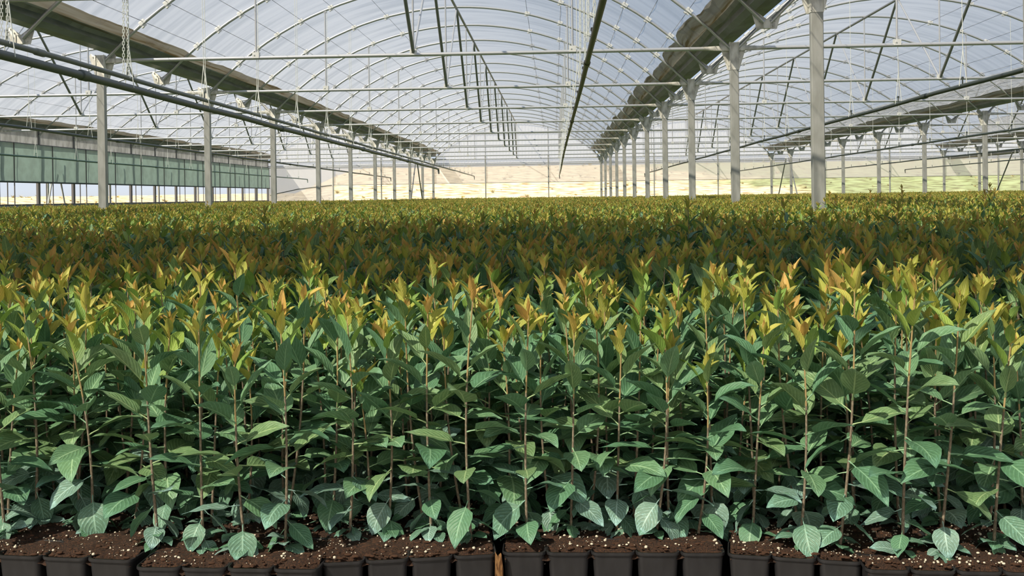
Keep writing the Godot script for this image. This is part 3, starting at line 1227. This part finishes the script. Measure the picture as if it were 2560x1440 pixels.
func build_pipes() -> void:
	pipe("water_pipe", "thin grey upper pipe of the pair, hung on white chains", ROW - 6.0, 1.13, 0.985, -2.9, 48.3, 0.021, M.pipe_grey, "chain", [7.35, 13.4, 19.4, 25.4, 31.4], true)
	pipe("supply_pipe", "thick grey lower pipe of the pair, running under the thin one", ROW - 6.0 + 0.03, 1.045, 0.925, -2.9, 33.0, 0.033, M.pipe_mid, "none", [8.0, 14.0, 20.0, 26.0], true)
	pipe("water_pipe", "single black pipe with couplings, hung on white chains in the middle bay", ROW - 2.0, 1.05, 0.945, -2.9, 46.8, 0.021, M.pipe_dark, "chain", [3.2, 8.0, 14.0, 20.0, 26.0, 32.0], true)
	pipe("water_pipe", "grey-green pipe on white cords nearest the teal curtain", ROW - 14.0, 1.115, 0.96, 6.0, 48.6, 0.022, plain(Color(0.32, 0.45, 0.41), 0.5), "cord", [18.0, 30.0], true)
	pipe("water_pipe", "dark pipe on white cords, second from the teal curtain", ROW - 10.0, 1.145, 0.97, 6.0, 48.6, 0.024, M.pipe_mid, "cord", [18.0, 30.0], true)
	pipe("water_pipe", "dark green pipe on white cords, first beyond the film-folded gutter", ROW + 2.0, 1.11, 0.985, 2.0, 48.3, 0.023, plain(Color(0.20, 0.24, 0.23), 0.5), "cord", [12.0, 18.0, 24.0], true)
	pipe("water_pipe", "dark green pipe on white cords, second beyond the film-folded gutter", ROW + 6.0, 1.11, 0.985, 8.0, 48.3, 0.022, plain(Color(0.22, 0.26, 0.25), 0.5), "cord", [18.0, 24.0], true)
	pipe("water_pipe", "dark green pipe on white cords, third beyond the film-folded gutter", ROW + 10.0, 1.11, 0.985, 14.0, 48.3, 0.022, plain(Color(0.24, 0.28, 0.27), 0.5), "cord", [24.0], true)
	pipe("water_pipe", "dark green pipe on white cords, fourth beyond the film-folded gutter", ROW + 14.0, 1.11, 0.985, 20.0, 48.3, 0.022, plain(Color(0.24, 0.28, 0.27), 0.5), "cord", [30.0], true)
	# main along the farther row
	var o := thing("main_duct", "thick grey duct running level along the farthest row of posts", "duct")
	var s := Shape.new()
	s.tube([at_point(ROW + 2 * BAY + 0.14, 1.50, 36.0), at_point(ROW + 2 * BAY + 0.14, 1.50, 48.6)], 0.085, 12)
	part(o, "duct", s.mesh(M.pipe_grey))
	# wind braces set like an A between two posts
	var spots := [[ROW - BAY, 42.9, "beside the paired grey pipes"], [ROW + BAY, 45.6, "one bay beyond the black pipe's gutter row"], [ROW + 2 * BAY, 41.4, "under the thick grey duct"]]
	for p in spots:
		o = thing("wind_brace", "pair of slanting steel braces between far posts %s" % p[2], "brace", "slanting braces between posts")
		for e in [-1.0, 1.0]:
			s = Shape.new()
			s.tube([at_point(p[0], 1.5, p[1] + e * 0.25), at_point(p[0], -EYE, p[1] + e * 3.1)], 0.026, 8)
			part(o, "leg", s.mesh(M.brace))
	# shade screen drawn across one field of the middle bay, over the first seedlings
	o = thing("shade_screen", "dark shade screen drawn part way between two tie tubes of the middle bay", "shade screen")
	var rws := []
	for i in 21:
		var row := []
		for j in 41:
			var u := i / 20.0
			var w := j / 40.0
			row.append(at_point(ROW - BAY + 0.2 + (BAY - 0.4) * w, 1.84 - 0.05 * sin(PI * u) + 0.01 * noise.get_noise_2d(i * 30.0, j * 30.0), FIRST - 8.0 + 0.02 + 2.75 * u))
		rws.append(row)
	s = Shape.new()
	s.sheet(rws)
	part(o, "cloth", s.mesh(M.cloth))


# ---------------------------------------------------------------- trays, soil, plants
func round_square(half: float, y: float, corner: float) -> Array:
	var o := []
	for q in [[1, 1, 0.0], [-1, 1, PI / 2], [-1, -1, PI], [1, -1, PI * 1.5]]:
		for k in 4:
			var a: float = q[2] + k / 3.0 * PI / 2
			o.append(Vector3(q[0] * (half - corner) + corner * cos(a), y, -(q[1] * (half - corner) + corner * sin(a))))
	o.append(o[0])
	return o


func cell_shape(pitch: float) -> Shape:
	var h := pitch * 0.5
	var s := Shape.new()
	s.sheet([round_square(h * 0.72, -0.105, 0.006), round_square(h * 0.90, -0.010, 0.008), round_square(h * 0.905, -0.0045, 0.008)])
	s.sheet([round_square(h * 0.905, -0.0045, 0.008), round_square(h * 0.985, -0.0045, 0.011)])
	s.sheet([round_square(h * 0.985, -0.0045, 0.011), round_square(h * 0.995, -0.003, 0.011), round_square(h * 0.99, 0.0, 0.011)])
	s.sheet([round_square(h * 0.99, 0.0, 0.011), round_square(h * 0.90, 0.0, 0.009), round_square(h * 0.86, -0.03, 0.008)])
	return s


var spots_taken := []


func build_trays() -> void:
	# front edges of the six trays in view, from the photograph: left end, right end, cells
	var edges := [
		[Vector2(-125, 1384), Vector2(328, 1402), 4, "tray at the end nearest the teal curtain"],
		[Vector2(334, 1419), Vector2(795, 1425), 4, "tray pushed forward, two trays from the bark splinter"],
		[Vector2(800, 1409), Vector2(1243, 1386), 4, "tray turned slightly, touching the bark splinter on the curtain side"],
		[Vector2(1254, 1382), Vector2(1815, 1384), 5, "five-cell-wide tray touching the bark splinter on the side away from the curtain"],
		[Vector2(1818, 1386), Vector2(2160, 1407), 3, "three-cell-wide tray set askew"],
		[Vector2(2166, 1425), Vector2(2630, 1434), 4, "tray pushed forward at the end away from the teal curtain"],
	]
	var grains := []
	var crumbs := []
	var r := RandomNumberGenerator.new()
	r.seed = 4242
	for e in edges:
		var a := on_level(e[0].x, e[0].y, RIM)
		var b := on_level(e[1].x, e[1].y, RIM)
		var pitch: float = a.distance_to(b) / e[2]
		var o := thing("seedling_tray", "black plastic cell %s" % e[3], "tray", "black seedling trays", a)
		var along := (b - a).normalized()
		o.basis = Basis(along, Vector3.UP, along.cross(Vector3.UP))
		var cell := cell_shape(pitch).mesh(M.pot)
		var deep := 3
		for j in deep:
			for i in e[2]:
				part(o, "cell", cell, Transform3D(Basis.IDENTITY, Vector3((i + 0.5) * pitch, 0, -(j + 0.5) * pitch)))
		# potting mix heaped to the rims
		var rws := []
		var nx: int = e[2] * 14
		var nz := 70
		for j in nz + 1:
			var row := []
			for i in nx + 1:
				var x: float = lerpf(0.004, e[2] * pitch - 0.004, float(i) / nx)
				var z := -lerpf(0.005, deep * pitch + 0.16, float(j) / nz)
				var edge := minf(fposmod(x, pitch), pitch - fposmod(x, pitch)) / pitch
				var lip := smoothstep(0.0, 0.10, edge)
				var front := smoothstep(0.005, 0.016, -z)
				var w: Vector3 = o.transform * Vector3(x, 0, z)
				var y := -0.010 + 0.012 * maxf(lip * 0.75, smoothstep(0.008, 0.03, -z)) * front + 0.0045 * noise.get_noise_2d(w.x * 9000.0, w.z * 9000.0) + 0.006 * noise.get_noise_2d(w.x * 900.0, w.z * 900.0)
				row.append(Vector3(x, y, z))
			rws.append(row)
		var s := Shape.new()
		s.sheet(rws)
		part(o, "potting_mix", s.mesh(M.soil))
		for i in 1100:
			var q := Vector3(r.randf_range(0.003, e[2] * pitch - 0.003), 0.0, -r.randf_range(0.008, deep * pitch + 0.1))
			q.y = 0.0015 + 0.006 * noise.get_noise_2d((o.transform * q).x * 900.0, (o.transform * q).z * 900.0)
			var size := 0.0012 + 0.0026 * pow(r.randf(), 2.0)
			crumbs.append(Transform3D(Basis.from_euler(Vector3(r.randf() * 6, r.randf() * 6, r.randf() * 6)).scaled(Vector3(size * r.randf_range(0.6, 2.2), size * 0.7, size)), o.transform * q))
		for i in 360:
			var q := Vector3(r.randf_range(0.004, e[2] * pitch - 0.004), 0.0, -r.randf_range(0.012, deep * pitch + 0.1))
			q.y = 0.0030 + 0.006 * noise.get_noise_2d((o.transform * q).x * 900.0, (o.transform * q).z * 900.0)
			var size := 0.0008 + 0.0020 * pow(r.randf(), 3.0)
			grains.append(Transform3D(Basis.from_euler(Vector3(r.randf() * 6, r.randf() * 6, r.randf() * 6)).scaled(Vector3(size, size * r.randf_range(0.6, 1.0), size * r.randf_range(0.7, 1.1))), o.transform * q))
	var g := Shape.new()
	var gs := SphereMesh.new()
	gs.radius = 1.0
	gs.height = 2.0
	gs.radial_segments = 5
	gs.rings = 2
	gs.material = M.perlite
	var crumb := gs.duplicate()
	crumb.material = plain(Color(0.26, 0.17, 0.11), 0.95)
	many("soil_crumbs", "dark brown peat crumbs and fibres lying on the potting mix", "peat crumbs", crumb, crumbs)
	many("perlite", "cream perlite grains strewn over the dark potting mix", "perlite", gs, grains)
	# the splinter of bark wedged between two trays
	var at := on_level(1247, 1384, RIM)
	var o2 := thing("bark_splinter", "upright brown bark splinter wedged between two black trays", "bark", "", at)
	g = Shape.new()
	g.prism([Vector2(-0.0045, -0.075), Vector2(0.005, -0.078), Vector2(0.0058, -0.02), Vector2(0.0035, 0.001), Vector2(-0.001, -0.003), Vector2(-0.005, 0.004), Vector2(-0.0055, -0.03)], 0.006, Transform3D(Basis(Vector3.UP, 0.2), Vector3(0, 0, 0.003)))
	part(o2, "splinter", g.mesh(M.bark))

	# trays further back show only as dark potting mix between the stems
	var mix := MeshInstance3D.new()
	mix.name = "tray_field"
	g = Shape.new()
	var rows2 := []
	for j in 61:
		var row := []
		for i in 81:
			var z := lerpf(1.72, BACK - 0.35, pow(j / 60.0, 2.0))
			var x := lerpf(ROW - 2 * BAY + 0.25, ROW + 3 * BAY - 0.25, i / 80.0)
			row.append(at_point(x, SOIL - 0.004, z))
		rows2.append(row)
	g.sheet(rows2)
	mix.mesh = g.mesh(M.soil)
	mix.set_meta("kind", "stuff")
	tag(mix, "dark potting mix of the close-set trays under the seedlings", "potting mix")
	add_child(mix)
	# benches under the trays, one in each bay
	for b in 5:
		var cx := ROW + (b - 1.5) * BAY
		var bench := thing("growing_bench", "low steel growing bench under the trays, %s" % ["in the bay along the teal curtain", "in the middle bay with the three pipes", "in the bay next past the black pipe", "in the second bay past the black pipe", "in the third bay past the black pipe"][b], "bench", "benches under the trays")
		var z0 := 1.36
		var s := Shape.new()
		s.box(at_point(cx, RIM - 0.125, (z0 + BACK - 0.4) / 2), Vector3(BAY - 0.3, 0.03, BACK - 0.4 - z0))
		part(bench, "bench_top", s.mesh(M.dark_steel))
		s = Shape.new()
		s.box(at_point(cx, RIM - 0.135, z0), Vector3(BAY - 0.3, 0.06, 0.03))
		part(bench, "edge_rail", s.mesh(M.steel))
		for k in 13:
			for e in [-1.0, 1.0]:
				s = Shape.new()
				var h := EYE + RIM - 0.14
				s.box(at_point(cx + e * 3.3, -EYE + h / 2, z0 + 0.1 + k * 3.9), Vector3(0.05, h, 0.05))
				part(bench, "leg", s.mesh(M.steel))


func in_view(p: Vector3, margin: float) -> bool:
	var q := camera_basis().transposed() * (p - Vector3(0, EYE, 0))
	return q.z < 0.0 and absf(q.x / -q.z) < 1280.0 / FOCAL + margin / -q.z


func build_plants() -> void:
	var group_front := "seedlings in the front row of cells"
	# front row: foot of the stem and tip of the shoot as the photograph shows them
	var front := [
		[15, 1352, 8, 815], [232, 1345, 165, 800], [398, 1374, 356, 772], [508, 1386, 492, 800], [616, 1394, 588, 880], [712, 1386, 700, 770], [873, 1356, 864, 780], [968, 1346, 964, 815], [1080, 1352, 1068, 748], [1180, 1368, 1186, 708],
		[1318, 1366, 1322, 770], [1426, 1348, 1436, 800], [1541, 1342, 1554, 830], [1637, 1350, 1662, 800], [1742, 1350, 1764, 905], [1880, 1352, 1908, 815], [1998, 1380, 2010, 815], [2096, 1386, 2138, 690], [2255, 1400, 2278, 705], [2346, 1400, 2400, 738], [2482, 1392, 2540, 830],
	]
	rng.seed = 99
	var feet := []
	var n := 0
	for f in front:
		var foot := on_level(f[0], f[1], SOIL)
		feet.append(foot)
		var top := on_depth(f[2], f[3], -foot.z)
		var h := top.y - foot.y
		var lean := Vector2((top.x - foot.x) / h, rng.randf_range(-0.06, 0.06))
		var from_splinter := n - 10
		var label := "seedling in the front row, %s from the bark splinter %s" % ([ordinals[-from_splinter], "towards the teal curtain"] if from_splinter < 0 else [ordinals[from_splinter + 1], "away from the teal curtain"])
		seedling("seedling", label, "seedling", group_front, foot, h, lean, 500 + n)
		n += 1
	# the next rows, plant by plant
	var z := 1.625
	var row := 0
	while n < 296:
		var half := z * 0.53 + 0.12
		var x := -half * 1.06 + rng.randf_range(0.0, 0.05)
		while x < half * 0.94 and n < 296:
			var p := at_point(x + rng.randf_range(-0.013, 0.013), SOIL, z + rng.randf_range(-0.015, 0.015))
			var h := clampf(rng.randfn(0.335, 0.036), 0.25, 0.45)
			if rng.randf() < 0.04:
				h += 0.06
			seedling("seedling", "slender green seedling with coppery shoot in the %s row of cells from the front edge" % ordinals[row + 2], "seedling", "seedlings in the %s row of cells" % ordinals[row + 2], p, h, Vector2(rng.randf_range(-0.09, 0.09), rng.randf_range(-0.09, 0.09)), 2000 + n, 0.92)
			n += 1
			x += 0.068
		z += 0.068
		row += 1
	var z_near := z

	# the rest of the crop: too many to count
	var kinds := []
	for i in 8:
		kinds.append(plant_mesh(7000 + i, 0.30 + 0.010 * i, false, 0.12, [Vector3(0, 1, 0)], 0.85))
	var places := []
	for i in 8:
		places.append([])
	while z < 3.6:
		var half := z * 0.53 + 0.5
		var x := -half * 1.1 + rng.randf_range(0.0, 0.06)
		while x < half * 0.95:
			var p := at_point(x + rng.randf_range(-0.02, 0.02), SOIL, z + rng.randf_range(-0.02, 0.02))
			var k := clampf(rng.randfn(1.04, 0.07) + 0.10 * noise.get_noise_2d(x * 40.0, z * 40.0), 0.8, 1.2)
			places[rng.randi() % 8].append(Transform3D((Basis(Vector3.UP, rng.randf() * TAU) * Basis(Vector3.RIGHT, rng.randf_range(-0.06, 0.06))).scaled(Vector3(k, k, k)), p))
			x += 0.070
		z += 0.070
	for i in 8:
		many("seedling_crop", "close-set seedlings filling the bench behind the near rows", "seedlings", kinds[i], places[i])
	# further off, small stands of plants at a time: six by six, then eight by eight
	for zone in [[6, 6, 0.38, 0.28, 0.80, z, 9.0, 910], [8, 4, 0.39, 0.40, 0.75, 9.0, BACK - 0.6, 900]]:
		var side: int = zone[0]
		var kinds_here: int = zone[1]
		var stands := []
		var where := []
		for i in kinds_here:
			var spots := []
			var r := RandomNumberGenerator.new()
			r.seed = zone[7] + i
			for a in side:
				for b in side:
					spots.append(Vector3((a - (side - 1) * 0.5) * 0.07 + r.randf_range(-0.02, 0.02), clampf(r.randfn(1.0, 0.09), 0.75, 1.3), (b - (side - 1) * 0.5) * 0.07 + r.randf_range(-0.02, 0.02)))
			stands.append(plant_mesh(8000 + int(zone[7]) + i, zone[2], true, zone[3], spots, zone[4]))
			where.append([])
		var wide := side * 0.07
		z = zone[5] + wide * 0.5
		while z < zone[6] + wide * 0.5 and z < BACK - 0.4:
			var x := ROW - 2 * BAY + 0.35
			while x < ROW + 3 * BAY - 0.35:
				var p := at_point(x, SOIL, z)
				if in_view(p, 1.0 if side == 6 else 2.5):
					var k := 1.0 + 0.12 * noise.get_noise_2d(x * 9.0, z * 9.0)
					where[rng.randi() % kinds_here].append(Transform3D(Basis(Vector3.UP, (rng.randi() % 4) * PI / 2).scaled(Vector3(1, k, 1)), p))
				x += wide
			z += wide
		for i in kinds_here:
			many("seedling_field", "distant seedlings with yellow tips reaching back to the end wall", "seedlings", stands[i], where[i])
	# taller saplings that stand out of the crop
	var tall := [[2074, 478, 10.5], [2178, 474, 11.0], [2205, 482, 12.0], [2256, 462, 11.5], [2330, 480, 12.5], [2420, 478, 11.0], [2478, 458, 9.5], [2492, 470, 9.6], [2463, 476, 9.7], [2090, 488, 9.0], [2188, 488, 9.0], [130, 500, 12.5], [172, 512, 12.0], [515, 503, 15.0]]
	for i in tall.size():
		var t: Array = tall[i]
		var top := on_depth(t[0], t[1], t[2])
		var label: String = "tall green sapling overtopping the crop on the side away from the teal curtain" if t[0] > 1000 else "tall green sapling overtopping the crop towards the teal curtain"
		seedling("sapling", label, "sapling", "tall saplings away from the curtain" if t[0] > 1000 else "tall saplings towards the curtain", Vector3(top.x, EYE + SOIL, top.z), top.y - EYE - SOIL, Vector2(rng.randf_range(-0.04, 0.04), 0.0), 6000 + i, 1.3, 0.2)


func _ready() -> void:
	# camera
	var cam := Camera3D.new()
	cam.name = "camera"
	cam.projection = Camera3D.PROJECTION_FRUSTUM
	cam.near = 0.1
	cam.far = 400.0
	cam.size = 0.1 * 1440.0 / FOCAL
	cam.frustum_offset = Vector2(0, -(720.0 - AXIS_Y) / FOCAL * 0.1)
	cam.transform = Transform3D(camera_basis(), Vector3(0, EYE, 0))
	add_child(cam)
	cam.current = true
	# sky and exposure
	var env := Environment.new()
	env.background_mode = Environment.BG_SKY
	var sky_mat := ProceduralSkyMaterial.new()
	sky_mat.sky_top_color = Color(0.38, 0.55, 0.74)
	sky_mat.sky_horizon_color = Color(0.86, 0.89, 0.93)
	sky_mat.sky_curve = 0.16
	sky_mat.ground_bottom_color = Color(0.55, 0.50, 0.42)
	sky_mat.ground_horizon_color = Color(0.80, 0.78, 0.72)
	sky_mat.sky_energy_multiplier = 1.0
	var sky := Sky.new()
	sky.sky_material = sky_mat
	env.sky = sky
	env.tonemap_mode = Environment.TONE_MAPPER_LINEAR
	env.tonemap_exposure = 1.08
	env.sdfgi_enabled = true
	env.ssao_enabled = true
	env.ssil_enabled = true
	var we := WorldEnvironment.new()
	we.name = "environment"
	we.environment = env
	add_child(we)
	# sun: behind the camera, from the curtain side, 45 degrees up
	var sun := DirectionalLight3D.new()
	sun.name = "sun"
	sun.light_energy = 2.8
	sun.light_color = Color(1.0, 0.95, 0.86)
	sun.light_angular_distance = 0.6
	sun.shadow_enabled = true
	sun.sky_mode = DirectionalLight3D.SKY_MODE_LIGHT_ONLY
	add_child(sun)
	sun.look_at_from_position(Vector3.ZERO, Vector3(0.5, -0.72, -0.5), Vector3.UP)

	noise.seed = 12
	noise.frequency = 0.01
	noise.fractal_octaves = 4
	make_materials()
	make_leaves()
	build_walls()
	build_outside()
	build_frame()
	build_pipes()
	build_trays()
	build_plants()
